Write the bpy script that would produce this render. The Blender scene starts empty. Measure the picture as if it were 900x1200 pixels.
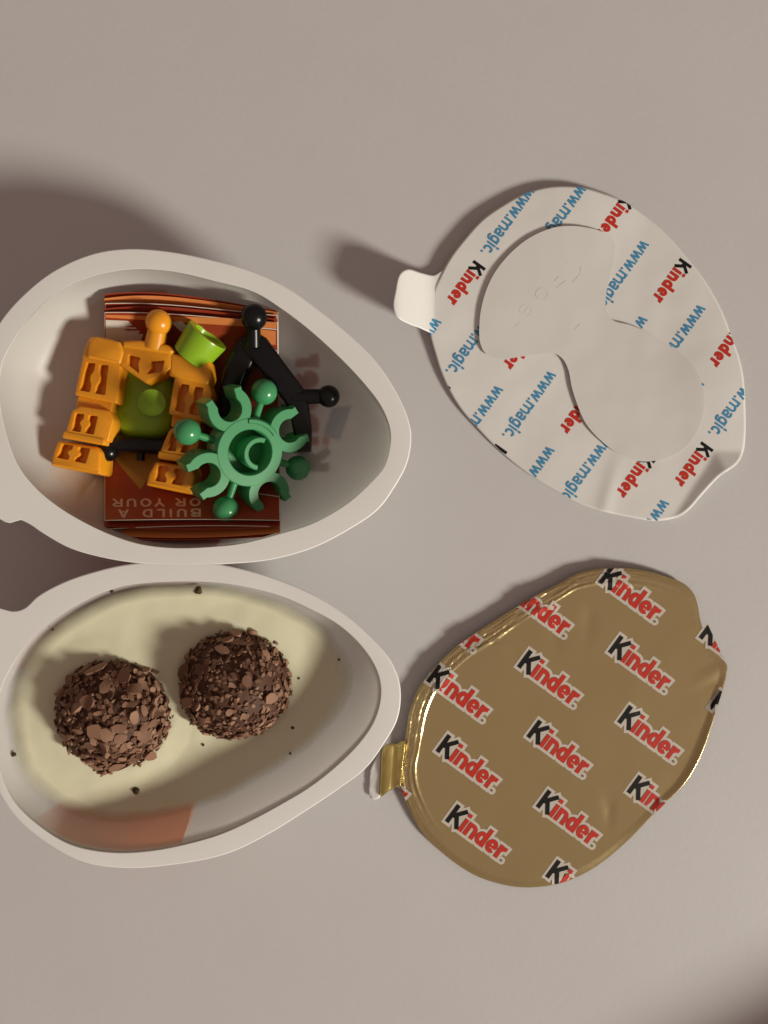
import bpy, bmesh, math, random
import numpy as np
from mathutils import Vector, Matrix, noise

random.seed(7); np.random.seed(7)
SC = bpy.context.scene
COL = SC.collection

# ------------------------------------------------------------------ camera
H = 170.0                 # mm, lens above the table
S0 = 0.187                # mm of table per photo pixel
MM = 0.001
cam_d = bpy.data.cameras.new("camera")
cam = bpy.data.objects.new("camera", cam_d); COL.objects.link(cam)
cam.location = (0, 0, H * MM); cam.rotation_euler = (0, 0, 0)
cam_d.sensor_fit = 'VERTICAL'
cam_d.angle = 2 * math.atan(600 * S0 / H)
cam_d.clip_start = 0.005; cam_d.clip_end = 20
cam_d.dof.use_dof = True; cam_d.dof.focus_distance = 0.160; cam_d.dof.aperture_fstop = 13
SC.camera = cam

# ------------------------------------------------------------------ light
world = bpy.data.worlds.new("World"); SC.world = world
world.use_nodes = True
bg = world.node_tree.nodes["Background"]
# a lamp-lit room: the pale ceiling overhead a little lighter than the walls around
wn = world.node_tree; wtc = wn.nodes.new('ShaderNodeTexCoord'); wsx = wn.nodes.new('ShaderNodeSeparateXYZ'); wrp = wn.nodes.new('ShaderNodeValToRGB')
wrp.color_ramp.elements[0].position = 0.0; wrp.color_ramp.elements[0].color = (0.70, 0.49, 0.40, 1)
wrp.color_ramp.elements[1].position = 1.0; wrp.color_ramp.elements[1].color = (1.26, 0.91, 0.76, 1)
wn.links.new(wtc.outputs['Generated'], wsx.inputs[0]); wn.links.new(wsx.outputs['Z'], wrp.inputs[0]); wn.links.new(wrp.outputs[0], bg.inputs[0])
bg.inputs[1].default_value = 0.18

LAMP_EL, LAMP_AZ = math.radians(24.5), math.atan2(-0.57, 0.82)
LD = Vector((math.cos(LAMP_EL) * math.cos(LAMP_AZ), math.cos(LAMP_EL) * math.sin(LAMP_AZ), math.sin(LAMP_EL)))
ld = bpy.data.lights.new("room_lamp", 'AREA'); ld.shape = 'DISK'; ld.size = 0.42
ld.energy = 46; ld.color = (1.0, 0.945, 0.815)
lamp = bpy.data.objects.new("room_lamp", ld); COL.objects.link(lamp)
lamp.location = LD * 2.2
lamp.rotation_euler = LD.to_track_quat('Z', 'Y').to_euler()

SC.view_settings.view_transform = 'Standard'
SC.view_settings.look = 'None'
SC.view_settings.exposure = 0.18
SC.view_settings.gamma = 1.0
SC.view_settings.use_curve_mapping = False
SC.cycles.use_denoising = True
SC.cycles.max_bounces = 10
SC.cycles.transmission_bounces = 8
SC.cycles.caustics_reflective = False
SC.cycles.sample_clamp_indirect = 4.0

# ------------------------------------------------------------------ helpers
def s_at(z): return S0 * (H - z) / H
def W(px, py, z):
    s = s_at(z)
    return ((px - 450) * s * MM, (600 - py) * s * MM, z * MM)

def spline(pts, n=14):
    P = np.array(pts, float); m = len(P); out = []
    for i in range(m):
        p0, p1, p2, p3 = P[i - 1], P[i], P[(i + 1) % m], P[(i + 2) % m]
        t0 = 0; t1 = t0 + np.linalg.norm(p1 - p0) ** .5; t2 = t1 + np.linalg.norm(p2 - p1) ** .5
        t3 = t2 + np.linalg.norm(p3 - p2) ** .5
        for k in range(n):
            t = t1 + (t2 - t1) * k / n
            a1 = (t1 - t) / (t1 - t0) * p0 + (t - t0) / (t1 - t0) * p1
            a2 = (t2 - t) / (t2 - t1) * p1 + (t - t1) / (t2 - t1) * p2
            a3 = (t3 - t) / (t3 - t2) * p2 + (t - t2) / (t3 - t2) * p3
            b1 = (t2 - t) / (t2 - t0) * a1 + (t - t0) / (t2 - t0) * a2
            b2 = (t3 - t) / (t3 - t1) * a2 + (t - t1) / (t3 - t1) * a3
            out.append((t2 - t) / (t2 - t1) * b1 + (t - t1) / (t2 - t1) * b2)
    return np.array(out)

class Polar:
    """a closed star-shaped outline as radius over angle (photo pixels, y down)"""
    def __init__(self, pts, c, n=14):
        q = spline(pts, n) - np.array(c)
        th = np.arctan2(q[:, 1], q[:, 0]) % (2 * math.pi); r = np.hypot(q[:, 0], q[:, 1])
        o = np.argsort(th); th, r = th[o], r[o]
        self.th = np.concatenate([th - 2 * math.pi, th, th + 2 * math.pi]); self.r = np.concatenate([r, r, r]); self.c = c
    def R(self, a): return float(np.interp(a % (2 * math.pi), self.th, self.r))

def link(name, me, mat=None, parent=None):
    o = bpy.data.objects.new(name, me); COL.objects.link(o)
    if mat:
        for m in (mat if isinstance(mat, (list, tuple)) else [mat]): me.materials.append(m)
    if parent: o.parent = parent
    return o
def mesh(name, v, f, mat=None, parent=None, smooth=False, mi=None):
    me = bpy.data.meshes.new(name); me.from_pydata([tuple(p) for p in v], [], [tuple(q) for q in f]); me.update()
    if smooth: me.polygons.foreach_set('use_smooth', [True] * len(me.polygons))
    o = link(name, me, mat, parent)
    if mi is not None: me.polygons.foreach_set('material_index', mi)
    return o
def from_bm(name, bm, mat=None, parent=None, smooth=True, angle=None):
    bmesh.ops.recalc_face_normals(bm, faces=bm.faces)
    me = bpy.data.meshes.new(name); bm.to_mesh(me); bm.free()
    if smooth: me.polygons.foreach_set('use_smooth', [True] * len(me.polygons))
    if angle and smooth: me.set_sharp_from_angle(angle=math.radians(angle))
    return link(name, me, mat, parent)
def thing(name, label, cat, loc=(0, 0, 0), group=None):
    o = bpy.data.objects.new(name, None); COL.objects.link(o); o.location = loc; o.empty_display_size = .005
    return tag(o, label, cat, group)
def tag(o, label, cat, group=None):
    o['label'] = label; o['category'] = cat
    if group: o['group'] = group
    return o
def keep(o, parent):       # parent without moving (the parent is an empty that only carries a location)
    o.parent = parent; o.location = Vector(o.location) - Vector(parent.location)
    return o

# ------------------------------------------------------------------ materials
def mat(name, col, rough=.5, spec=.5, metal=0, sss=0, sssr=(1, .4, .2), sscale=.001, bump=0, bscale=800, var=0, vscale=300, coat=0):
    m = bpy.data.materials.new(name); m.use_nodes = True
    nt = m.node_tree; b = nt.nodes["Principled BSDF"]
    b.inputs['Base Color'].default_value = (*col, 1); b.inputs['Roughness'].default_value = rough
    b.inputs['Specular IOR Level'].default_value = spec; b.inputs['Metallic'].default_value = metal
    b.inputs['Coat Weight'].default_value = coat
    if sss:
        b.inputs['Subsurface Weight'].default_value = sss
        b.inputs['Subsurface Radius'].default_value = sssr; b.inputs['Subsurface Scale'].default_value = sscale
    tc = nt.nodes.new('ShaderNodeTexCoord')
    if bump:
        n = nt.nodes.new('ShaderNodeTexNoise'); n.inputs['Scale'].default_value = bscale; n.inputs['Detail'].default_value = 4
        bp = nt.nodes.new('ShaderNodeBump'); bp.inputs['Strength'].default_value = bump; bp.inputs['Distance'].default_value = .0003
        nt.links.new(tc.outputs['Object'], n.inputs['Vector']); nt.links.new(n.outputs['Fac'], bp.inputs['Height'])
        nt.links.new(bp.outputs[0], b.inputs['Normal'])
    if var:
        n = nt.nodes.new('ShaderNodeTexNoise'); n.inputs['Scale'].default_value = vscale; n.inputs['Detail'].default_value = 5
        mx = nt.nodes.new('ShaderNodeMix'); mx.data_type = 'RGBA'
        mx.inputs[6].default_value = (*[c * (1 - var) for c in col], 1); mx.inputs[7].default_value = (*[min(1, c * (1 + var)) for c in col], 1)
        nt.links.new(tc.outputs['Object'], n.inputs['Vector']); nt.links.new(n.outputs['Fac'], mx.inputs[0])
        nt.links.new(mx.outputs[2], b.inputs['Base Color'])
    return m
def translucent(name, col, tcol, t, rough=.35, bump=0):
    m = mat(name, col, rough, .4, bump=bump, bscale=500)
    nt = m.node_tree; b = nt.nodes["Principled BSDF"]; out = nt.nodes["Material Output"]
    tr = nt.nodes.new('ShaderNodeBsdfTranslucent'); tr.inputs[0].default_value = (*tcol, 1)
    mx = nt.nodes.new('ShaderNodeMixShader'); mx.inputs[0].default_value = t
    nt.links.new(b.outputs[0], mx.inputs[1]); nt.links.new(tr.outputs[0], mx.inputs[2]); nt.links.new(mx.outputs[0], out.inputs[0])
    return m

M = {}
M['table'] = mat('white_tabletop', (.62, .610, .622), .55, .3, bump=.09, bscale=700, var=.035, vscale=45)
M['rim'] = mat('white_plastic_rim', (.87, .87, .865), .42, .4, bump=.02, bscale=300)
M['shell'] = translucent('frosted_plastic', (.61, .60, .58), (.93, .91, .88), .17, .36, bump=.03)
M['shell_lower'] = translucent('frosted_plastic_lower', (.62, .61, .59), (.93, .91, .88), .27, .34, bump=.03)
M['print_red'] = translucent('red_film', (.80, .02, .025), (1, .06, .05), .3)
M['print_orange'] = translucent('orange_film', (.75, .16, .03), (1, .28, .06), .75)
M['print_blue'] = translucent('blue_film', (.22, .38, .52), (.3, .5, .7), .45)
M['print_grey'] = translucent('grey_film', (.10, .09, .09), (.2, .18, .17), .4)
M['white_lid'] = mat('white_lid_film', (.77, .765, .75), .40, .4, bump=.03, bscale=250, var=.012, vscale=90)
M['panel'] = mat('white_panel', (.72, .715, .70), .45, .35, bump=.03, bscale=250)
M['ink_blue'] = mat('blue_ink', (.07, .28, .50), .45, .3)
M['ink_red'] = mat('red_ink', (.56, .035, .02), .45, .3, var=.1, vscale=900)
M['ink_black'] = mat('black_ink', (.008, .008, .008), .4, .3)
M['ink_white'] = mat('white_ink', (.60, .56, .50), .45, .3)
M['ink_dot'] = mat('grey_ink', (.22, .17, .10), .45, .3)
M['orange'] = mat('orange_plastic', (.78, .32, .016), .30, .45, sss=.35, sssr=(1, .22, .03), sscale=.0014, bump=.03, bscale=260)
M['lime'] = mat('lime_plastic', (.27, .47, .02), .30, .45, sss=.25, sssr=(.5, 1, .1), sscale=.0012, bump=.02, bscale=260)
M['green'] = mat('green_plastic', (.055, .285, .115), .25, .5, sss=.12, sssr=(.1, 1, .4), sscale=.0008, bump=.025, bscale=300)
M['black'] = mat('black_plastic', (.005, .005, .006), .26, .35, bump=.02, bscale=300)
M['cream'] = mat('milk_cream', (.71, .69, .51), .28, .4, sss=.25, sssr=(1, .85, .55), sscale=.0015, bump=.04, bscale=120, var=.03, vscale=120)
M['choc'] = mat('chocolate', (.095, .046, .029), .62, .18, bump=.25, bscale=900, var=.35, vscale=500)
M['flake_a'] = mat('chocolate_flake_mid', (.235, .126, .082), .62, .18, bump=.15, bscale=900, var=.3, vscale=500)
M['flake_b'] = mat('chocolate_flake_light', (.315, .18, .12), .62, .18, bump=.15, bscale=900, var=.25, vscale=500)
M['flake_c'] = mat('chocolate_flake_dark', (.15, .076, .048), .62, .18, bump=.2, bscale=900, var=.3, vscale=500)
M['crumb'] = mat('dark_crumb', (.05, .035, .012), .6, .3)
M['p_red'] = mat('leaflet_red', (.32, .046, .02), .4, .35, var=.12, vscale=120)
M['p_dred'] = mat('leaflet_dark_red', (.20, .022, .012), .4, .35)
M['p_orange'] = mat('leaflet_orange', (.72, .24, .07), .4, .35, var=.1, vscale=150)
M['p_white'] = mat('leaflet_white', (.74, .69, .60), .45, .3)
M['p_grey'] = mat('leaflet_grey', (.64, .60, .54), .45, .3, var=.15, vscale=200)
M['p_yellow'] = mat('leaflet_yellow', (.40, .20, .035), .45, .3, var=.2, vscale=200)
M['p_brown'] = mat('leaflet_brown', (.09, .03, .015), .45, .3)
M['p_letter'] = mat('leaflet_lettering', (.66, .40, .30), .45, .3)
M['caster_dark'] = mat('shadow_caster_dark', (.05, .045, .04), .6, .3, var=.1)  # dark faces of the block added out of view to cast a shadow
M['caster_pale'] = mat('shadow_caster_pale', (.75, .72, .66), .7, .2)

# gold foil: lacquered metal with fine crinkle
gm = mat('gold_foil', (.65, .515, .265), .21, .5, metal=.8, bump=.05, bscale=160)
M['gold'] = gm
M['gold_tab'] = mat('gold_foil_tab', (.80, .66, .24), .22, .5, metal=.9, bump=.1, bscale=250)

# ------------------------------------------------------------------ stroke lettering
def arc(cx, cy, rx, ry, a0, a1, n=14):
    return [(cx + rx * math.cos(math.radians(a0 + (a1 - a0) * i / n)), cy + ry * math.sin(math.radians(a0 + (a1 - a0) * i / n))) for i in range(n + 1)]
def L(*p): return list(p)
# glyph: (advance, [(points, width factor)])  cap height 1, y up
def glyphs(w):
    h = w / 2; x = .70
    G = {}
    G['K'] = (.74, [(L((h, 0), (h, 1)), 1), (L((w * .8, .40), (.64, 1)), .95), (L((w * 1.25, .62), (.68, 0)), 1.0)])
    G['i'] = (w + .07, [(L((h, 0), (h, x)), 1), (L((h, .80), (h, 1.0)), 1)])
    G['n'] = (.60, [(L((h, 0), (h, x)), 1), (arc(.27, .40, .27 - h + .03, x - .40 - h, 165, 0, 12) + [(.30 + .27 - h - .03 + .03 - .0, .0)], 1)])
    G['d'] = (.63, [(arc(.28, x / 2, .28 - h, x / 2 - h, 0, 360, 22), 1), (L((.58 - h, 0), (.58 - h, 1.0)), 1)])
    G['e'] = (.60, [(arc(.28, x / 2, .285 - h, x / 2 - h, 0, 318, 20), 1), (L((h * 1.2, x / 2 - .02), (.56 - h * .4, x / 2 - .02)), .62)])
    G['r'] = (.42, [(L((h, 0), (h, x)), 1), (arc(.36, .30, .36 - h, x - .30 - h, 150, 80, 8), 1)])
    G['w'] = (.80, [(L((h, x), (.23, h * .6)), 1), (L((.23, h * .6), (.39, x - .05)), 1), (L((.39, x - .05), (.55, h * .6)), 1), (L((.55, h * .6), (.78 - h, x)), 1)])
    G['m'] = (.92, [(L((h, 0), (h, x)), 1), (arc(.25, .45, .25 - h, x - .45 - h, 170, 0, 8) + [(.50 - h, 0)], 1), (arc(.25 + .41 - h * .2, .45, .25 - h, x - .45 - h, 170, 0, 8) + [(.50 - h + .41 - h * .2, 0)], 1)])
    G['a'] = (.58, [(arc(.25, x * .3, .25 - h, x * .3 - h * .7, 0, 360, 16), 1), (arc(.25, x - .22, .25 - h, .22 - h, 160, 0, 8) + [(.50 - h, 0)], 1)])
    G['g'] = (.62, [(arc(.26, x / 2, .26 - h, x / 2 - h, 0, 360, 18), 1), (L((.52 - h, x), (.52 - h, 0)) + arc(.27, 0, .25 - h, .24 - h, 0, -150, 8)[1:], 1)])
    G['c'] = (.54, [(arc(.26, x / 2, .26 - h, x / 2 - h, 45, 315, 16), 1)])
    G['.'] = (.24, [(L((.1 - h, h), (.1 + h, h)), 1)])
    G[' '] = (.4, [])
    G['B'] = (.80, [(L((h, 0), (h, 1)), 1), (L((h, 1 - h), (.4, 1 - h)) + arc(.42, .76, .27, .24 - h, 80, -80, 8) + L((h, .52)), 1), (L((.42, .52),) + arc(.42, .27, .30, .26 - h * .6, 80, -80, 8) + L((h, h)), 1)])
    G['U'] = (.84, [(L((h, 1), (h, .38)) + arc(.38, .38, .38 - h, .38 - h, 180, 360, 12) + L((.76 - h, 1)), 1)])
    G['I'] = (.26, [(L((h, 0), (h, 1)), 1)])
    G['L'] = (.66, [(L((h, 0), (h, 1)), 1), (L((h, h), (.6, h)), 1)])
    G['D'] = (.86, [(L((h, 0), (h, 1)), 1), (L((h, 1 - h), (.35, 1 - h)) + arc(.36, .5, .42 - h, .5 - h, 88, -88, 14) + L((h, h)), 1)])
    G['A'] = (.86, [(L((h * .8, 0), (.40, 1)), 1), (L((.40, 1), (.80 - h * .8, 0)), 1), (L((.18, .3), (.62, .3)), .8)])
    G['O'] = (.96, [(arc(.44, .5, .44 - h, .5 - h, 0, 360, 24), 1)])
    G['R'] = (.82, [(L((h, 0), (h, 1)), 1), (L((h, 1 - h), (.4, 1 - h)) + arc(.42, .73, .29, .27 - h, 80, -80, 8) + L((h, .47)), 1), (L((.4, .46), (.74, 0)), 1)])
    G['Y'] = (.78, [(L((.03, 1), (.38, .48)), 1), (L((.73, 1), (.38, .48)), 1), (L((.38, .52), (.38, 0)), 1)])
    return G

def stroke_quads(pts, w, ext=0, step=.12):
    P = [np.array(p, float) for p in pts]
    closed = np.linalg.norm(P[0] - P[-1]) < 1e-6
    if ext and not closed:
        d0 = P[0] - P[1]; P[0] = P[0] + d0 / np.linalg.norm(d0) * ext
        d1 = P[-1] - P[-2]; P[-1] = P[-1] + d1 / np.linalg.norm(d1) * ext
    Q = [P[0]]
    for a, b in zip(P, P[1:]):
        k = max(1, int(np.linalg.norm(b - a) / step))
        for i in range(1, k + 1): Q.append(a + (b - a) * i / k)
    n = len(Q); edge = []
    for i in range(n):
        if closed: a, b = Q[i - 1] if i else Q[-2], Q[i + 1] if i < n - 1 else Q[1]
        else: a, b = Q[max(0, i - 1)], Q[min(n - 1, i + 1)]
        d = b - a; d = d / (np.linalg.norm(d) + 1e-9); nn = np.array([-d[1], d[0]]) * w / 2
        edge.append((Q[i] + nn, Q[i] - nn))
    return [[edge[i][0], edge[i][1], edge[i + 1][1], edge[i + 1][0]] for i in range(n - 1)]

def clip_poly(poly, hull):
    out = poly
    for i in range(len(hull)):
        a, b = hull[i], hull[(i + 1) % len(hull)]
        ex, ey = b[0] - a[0], b[1] - a[1]
        inp = out; out = []
        if not inp: return []
        for j in range(len(inp)):
            p, q = inp[j - 1], inp[j]
            sp = ex * (p[1] - a[1]) - ey * (p[0] - a[0]); sq = ex * (q[1] - a[1]) - ey * (q[0] - a[0])
            if sq >= 0:
                if sp < 0: t = sp / (sp - sq); out.append((p[0] + (q[0] - p[0]) * t, p[1] + (q[1] - p[1]) * t))
                out.append((q[0], q[1]))
            elif sp >= 0:
                t = sp / (sp - sq); out.append((p[0] + (q[0] - p[0]) * t, p[1] + (q[1] - p[1]) * t))
    return out
def convex_hull(pts):
    P = sorted(map(tuple, pts))
    def half(P):
        h = []
        for p in P:
            while len(h) > 1 and (h[-1][0] - h[-2][0]) * (p[1] - h[-2][1]) - (h[-1][1] - h[-2][1]) * (p[0] - h[-2][0]) <= 0: h.pop()
            h.append(p)
        return h
    return half(P)[:-1] + half(P[::-1])[:-1]      # counter-clockwise in (x, y)

class Print:
    """flat print: convex pieces in photo pixels with a layer and a material slot, draped over a surface"""
    def __init__(self): self.p = []; self.k = 0
    def text(self, txt, org, d, size, w, slots, layer=1, grow=0, mirror=False, gap=0, sx=1):
        G = glyphs(w); x = 0
        d = np.array(d, float); d /= np.linalg.norm(d); up = np.array([d[1], -d[0]]) * (-1 if mirror else 1)
        for i, ch in enumerate(txt):
            adv, st = G[ch]; sl = slots[i] if isinstance(slots, (list, tuple)) else slots
            for pts, wf in st:
                self.k += 1
                for q in stroke_quads([(a + x, b) for a, b in pts], w * wf + 2 * grow, grow):
                    self.p.append(([tuple(np.array(org) + size * (d * v[0] * sx + up * v[1])) for v in q], layer, sl, self.k))
            x += adv + gap
        return x
    def disc(self, c, r, layer, sl, r0=0):
        self.k += 1; n = 14
        for i in range(n):
            a0, a1 = 2 * math.pi * i / n, 2 * math.pi * (i + 1) / n
            f = lambda a, r: (c[0] + r * math.cos(a), c[1] + r * math.sin(a))
            self.p.append(([f(a0, r0), f(a0, r), f(a1, r), f(a1, r0)] if r0 else [tuple(c), f(a0, r), f(a1, r)], layer, sl, self.k))
    def poly(self, pts, layer, sl):
        self.k += 1; self.p.append(([tuple(p) for p in pts], layer, sl, self.k))
    def build(self, name, surf, mats, parent, hull=None, lift=.03, sign=1):
        v, f, mi = [], [], []
        for pts, ly, sl, k in self.p:
            if hull is not None: pts = clip_poly(pts, hull)
            if len(pts) < 3: continue
            b = len(v)
            for (x, y) in pts: v.append(surf(x, y, sign * (lift + ly * .012 + (k % 40) * .0012)))
            f.append(tuple(range(b, b + len(pts)))); mi.append(sl)
        if not f: return None
        return mesh(name, v, f, mats, parent, mi=mi)

# ------------------------------------------------------------------ the table
bm = bmesh.new()
bmesh.ops.create_cube(bm, size=1, matrix=Matrix.Translation((0, 0, -.0125)) @ Matrix.Diagonal((1.4, 1.2, .025, 1)))
bmesh.ops.bevel(bm, geom=bm.edges[:], offset=.003, segments=3, affect='EDGES')
tb = from_bm('tabletop', bm, M['table'], angle=40); tb['kind'] = 'structure'

# ------------------------------------------------------------------ cup halves
RIM = 18.5
class Cup:
    def __init__(self, name, inner, outer, c, p, depth, label):
        self.c = c; self.p = p; self.depth = depth
        self.Pi = Polar(inner, c); self.Po = Polar(outer, c, 8)
        s = s_at(RIM); self.s = s; self.cw = np.array([(c[0] - 450) * s, (600 - c[1]) * s])
        self.root = thing(name, label, 'plastic cup', (self.cw[0] * MM, self.cw[1] * MM, 0), 'halves of the opened plastic egg')
        N, Rr = 240, 44
        v, f = [], []
        for j in range(Rr):
            ph = (math.pi / 2) * j / Rr
            k = math.cos(ph) ** (2 / p); D = math.sin(ph) ** (2 / p)
            for i in range(N):
                a = 2 * math.pi * i / N; r = self.Pi.R(a) * s * k
                v.append(((r * math.cos(a)) * MM, (-r * math.sin(a)) * MM, (RIM - D * depth) * MM))
        v.append((0, 0, (RIM - depth) * MM)); e = len(v) - 1
        for j in range(Rr - 1):
            for i in range(N):
                f.append((j * N + i, (j + 1) * N + i, (j + 1) * N + (i + 1) % N, j * N + (i + 1) % N))
        for i in range(N): f.append(((Rr - 1) * N + i, e, (Rr - 1) * N + (i + 1) % N))
        self.bowl = mesh('bowl', v, f, M['shell' if depth < 17.4 else 'shell_lower'], self.root, smooth=True)
        # flange: inner lip, flat top, rounded outer edge, underside
        prof = [(0, -.9), (0, -.25), (.35, 0), (.9, .08)]
        N = 420; v, f = [], []
        rows = []
        for i in range(N):
            a = 2 * math.pi * i / N; ri, ro = self.Pi.R(a) * s, self.Po.R(a) * s
            w = ro - ri; wb = .10 * noise.noise((math.cos(a) * 2.5, math.sin(a) * 2.5, c[1]))
            rows.append([(ri + .02, -.85), (ri, -.12), (ri + .10, -.01 + wb), (ri + w * .5, .03 + wb), (ro - .22, wb), (ro - .06, -.07 + wb), (ro, -.2 + wb), (ro - .04, -.42 + wb), (ro - .3, -.5 + wb), (ri + .5, -.5 + wb), (ri + .3, -.9)])
        m = len(rows[0])
        for i, rw in enumerate(rows):
            a = 2 * math.pi * i / N
            for r, z in rw: v.append((r * math.cos(a) * MM, -r * math.sin(a) * MM, (RIM + z) * MM))
        for i in range(N):
            for j in range(m): f.append((i * m + j, i * m + (j + 1) % m, ((i + 1) % N) * m + (j + 1) % m, ((i + 1) % N) * m + j))
        self.rim = mesh('rim', v, [q[::-1] for q in f], M['rim'], self.root, smooth=True)
        self.rim.data.set_sharp_from_angle(angle=math.radians(13))
    def z_world(self, x, y):          # inner surface height in mm at world mm
        dx, dy = x - self.cw[0], y - self.cw[1]
        a = math.atan2(-dy, dx); k = min(1, math.hypot(dx, dy) / (self.Pi.R(a) * self.s))
        return RIM - self.depth * (1 - k ** self.p) ** (1 / self.p)
    def surf(self, px, py, lift=0):   # print just outside the shell, local to the root
        z = 4
        for _ in range(12): z = .5 * z + .5 * self.z_world((px - 450) * s_at(z), (600 - py) * s_at(z))
        x, y = (px - 450) * s_at(z), (600 - py) * s_at(z)
        e = .4; n = Vector((-(self.z_world(x + e, y) - self.z_world(x - e, y)) / (2 * e), -(self.z_world(x, y + e) - self.z_world(x, y - e)) / (2 * e), 1)).normalized()
        q = Vector((x, y, z)) + n * lift
        return ((q.x - self.cw[0]) * MM, (q.y - self.cw[1]) * MM, q.z * MM)

def cells(q, st):
    hull = convex_hull(q); out = []
    for x in np.arange(min(a for a, _ in q), max(a for a, _ in q), st):
        for y in np.arange(min(b for _, b in q), max(b for _, b in q), st):
            c = clip_poly([(x, y), (x + st, y), (x + st, y + st), (x, y + st)], hull)
            if len(c) > 2: out.append(c)
    return out
up_in = [(250, 329), (297, 342), (330, 362), (363, 387), (397, 418), (427, 450), (447, 477), (457, 503), (457, 523), (450, 547), (433, 567), (407, 590), (367, 613), (330, 625), (283, 637), (250, 640.5), (205, 642), (167, 638), (133, 628), (100, 613), (67, 593), (40, 570), (20, 543), (7, 507), (0, 470), (2, 430), (10, 410), (33, 375), (67, 343), (100, 327), (150, 316), (200, 318)]
up_out = [(250, 305), (293, 317), (333, 335), (373, 363), (410, 393), (440, 423), (463, 457), (478, 490), (482, 513), (477, 543), (463, 570), (443, 597), (410, 620), (367, 642), (317, 656), (265, 661), (220, 662), (175, 661), (133, 656), (83, 643), (50, 625), (33, 613.5), (21, 609), (10, 613), (-6, 605), (-40, 585), (-58, 540), (-50, 500), (-30, 470), (-25, 430), (0, 377), (33, 340), (67, 315), (110, 297), (150, 291.5), (200, 295)]
low_in = [(195, 682), (250, 682.5), (288, 688), (330, 699), (362, 713), (395, 731), (421, 754), (439, 780), (446, 802), (445, 825), (437, 848), (421, 871), (395, 897), (362, 923), (330, 942), (297, 960), (265, 975), (227, 987), (179, 997), (130, 999), (81, 989), (42, 965), (16, 939), (3, 912), (-4, 870), (-3, 825), (6, 796), (23, 767), (42, 744), (75, 718), (114, 697), (146, 687)]
low_out = [(195, 658.5), (242, 659.5), (288, 668), (330, 681), (369, 698), (405, 721), (434, 747), (457, 773), (468, 799), (469.5, 822), (465, 845), (453, 867), (429, 900), (395, 926), (356, 952), (314, 978), (265, 1001), (200, 1014), (146, 1017.5), (97, 1010), (49, 984), (16, 955), (-6, 920), (-28, 870), (-34, 830), (-52, 790), (-55, 735), (-35, 703), (-15, 706), (0, 713), (15, 716.5), (28, 713), (45, 698), (75, 682), (107, 671), (146, 662)]
cupA = Cup('egg_cup', up_in, up_out, (222, 478), 2.7, 17.3, 'frosted white plastic egg half holding the toy pieces and folded leaflet')
cupB = Cup('egg_cup', low_in, low_out, (216, 842), 1.9, 17.5, 'white plastic egg half filled with cream and two chocolate balls')

# prints on the outside of the shells, seen faintly through the plastic
pr = Print(); pr.text('Kinder', (346, 553), (0, -1), 40, .27, [0, 1, 1, 1, 1, 1], gap=.03, mirror=True)
pr.build('printed_word', cupA.surf, [M['print_grey'], M['print_red']], cupA.root, lift=.25, sign=-1)
pr = Print(); [pr.poly(q, 1, 0) for q in cells([(389, 478), (413, 475), (398, 517), (379, 509)], 4)]
pr.build('printed_patch', cupA.surf, [M['print_blue']], cupA.root, lift=.25, sign=-1)
def band(cup, a0, a1, k0, k1, material, slant=0):   # a film round the outer wall between two angles (photo, clockwise) and depths
    v, f = [], []; n, m = 40, 10
    for i in range(n + 1):
        for j in range(m + 1):
            ph = math.pi / 2 * (k0 + (k1 - k0) * j / m)
            k = math.cos(ph) ** (2 / cup.p); D = math.sin(ph) ** (2 / cup.p)
            a = math.radians(a0 + (a1 - a0) * i / n + slant * j / m)
            r = (cup.Pi.R(a) * cup.s) * k + .22
            v.append((r * math.cos(a) * MM, -r * math.sin(a) * MM, (RIM - D * cup.depth - .12 * D) * MM))
    for i in range(n):
        for j in range(m): f.append((i * (m + 1) + j, (i + 1) * (m + 1) + j, (i + 1) * (m + 1) + j + 1, i * (m + 1) + j + 1))
    return mesh('printed_band', v, f, material, cup.root, smooth=True)
band(cupB, 92, 146, .05, .62, M['print_orange'], -3)
band(cupB, 195, 275, .04, .7, M['print_red'])
band(cupA, 80, 150, .04, .7, M['print_red'])
band(cupA, 150, 255, .25, .7, M['print_orange'])

# ------------------------------------------------------------------ cream
def cream_z(px, py): return 13.0 - .018 * (px - 200) - .022 * (py - 820)
N, Rr = 200, 36; v, f, att = [], [], []
edge = []
for i in range(N):
    a = 2 * math.pi * i / N; best = .5
    for q in range(400):
        k = 1 - q * .0012
        r = cupB.Pi.R(a) * cupB.s * k; x = cupB.cw[0] + r * math.cos(a); y = cupB.cw[1] - r * math.sin(a)
        zc = cream_z(450 + x / s_at(12), 600 - y / s_at(12))
        if cupB.z_world(x, y) <= zc: best = k; break
    edge.append(best)
edge = [(edge[i - 2] + edge[i - 1] + edge[i] + edge[(i + 1) % N] + edge[(i + 2) % N]) / 5 + .018 for i in range(N)]
edge = [min(e, .985) + .012 * noise.noise((math.cos(2 * math.pi * i / N) * 3, math.sin(2 * math.pi * i / N) * 3, 2)) for i, e in enumerate(edge)]
BALLS = [(134, 832, 12.1), (275, 801, 11.7)]
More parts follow.
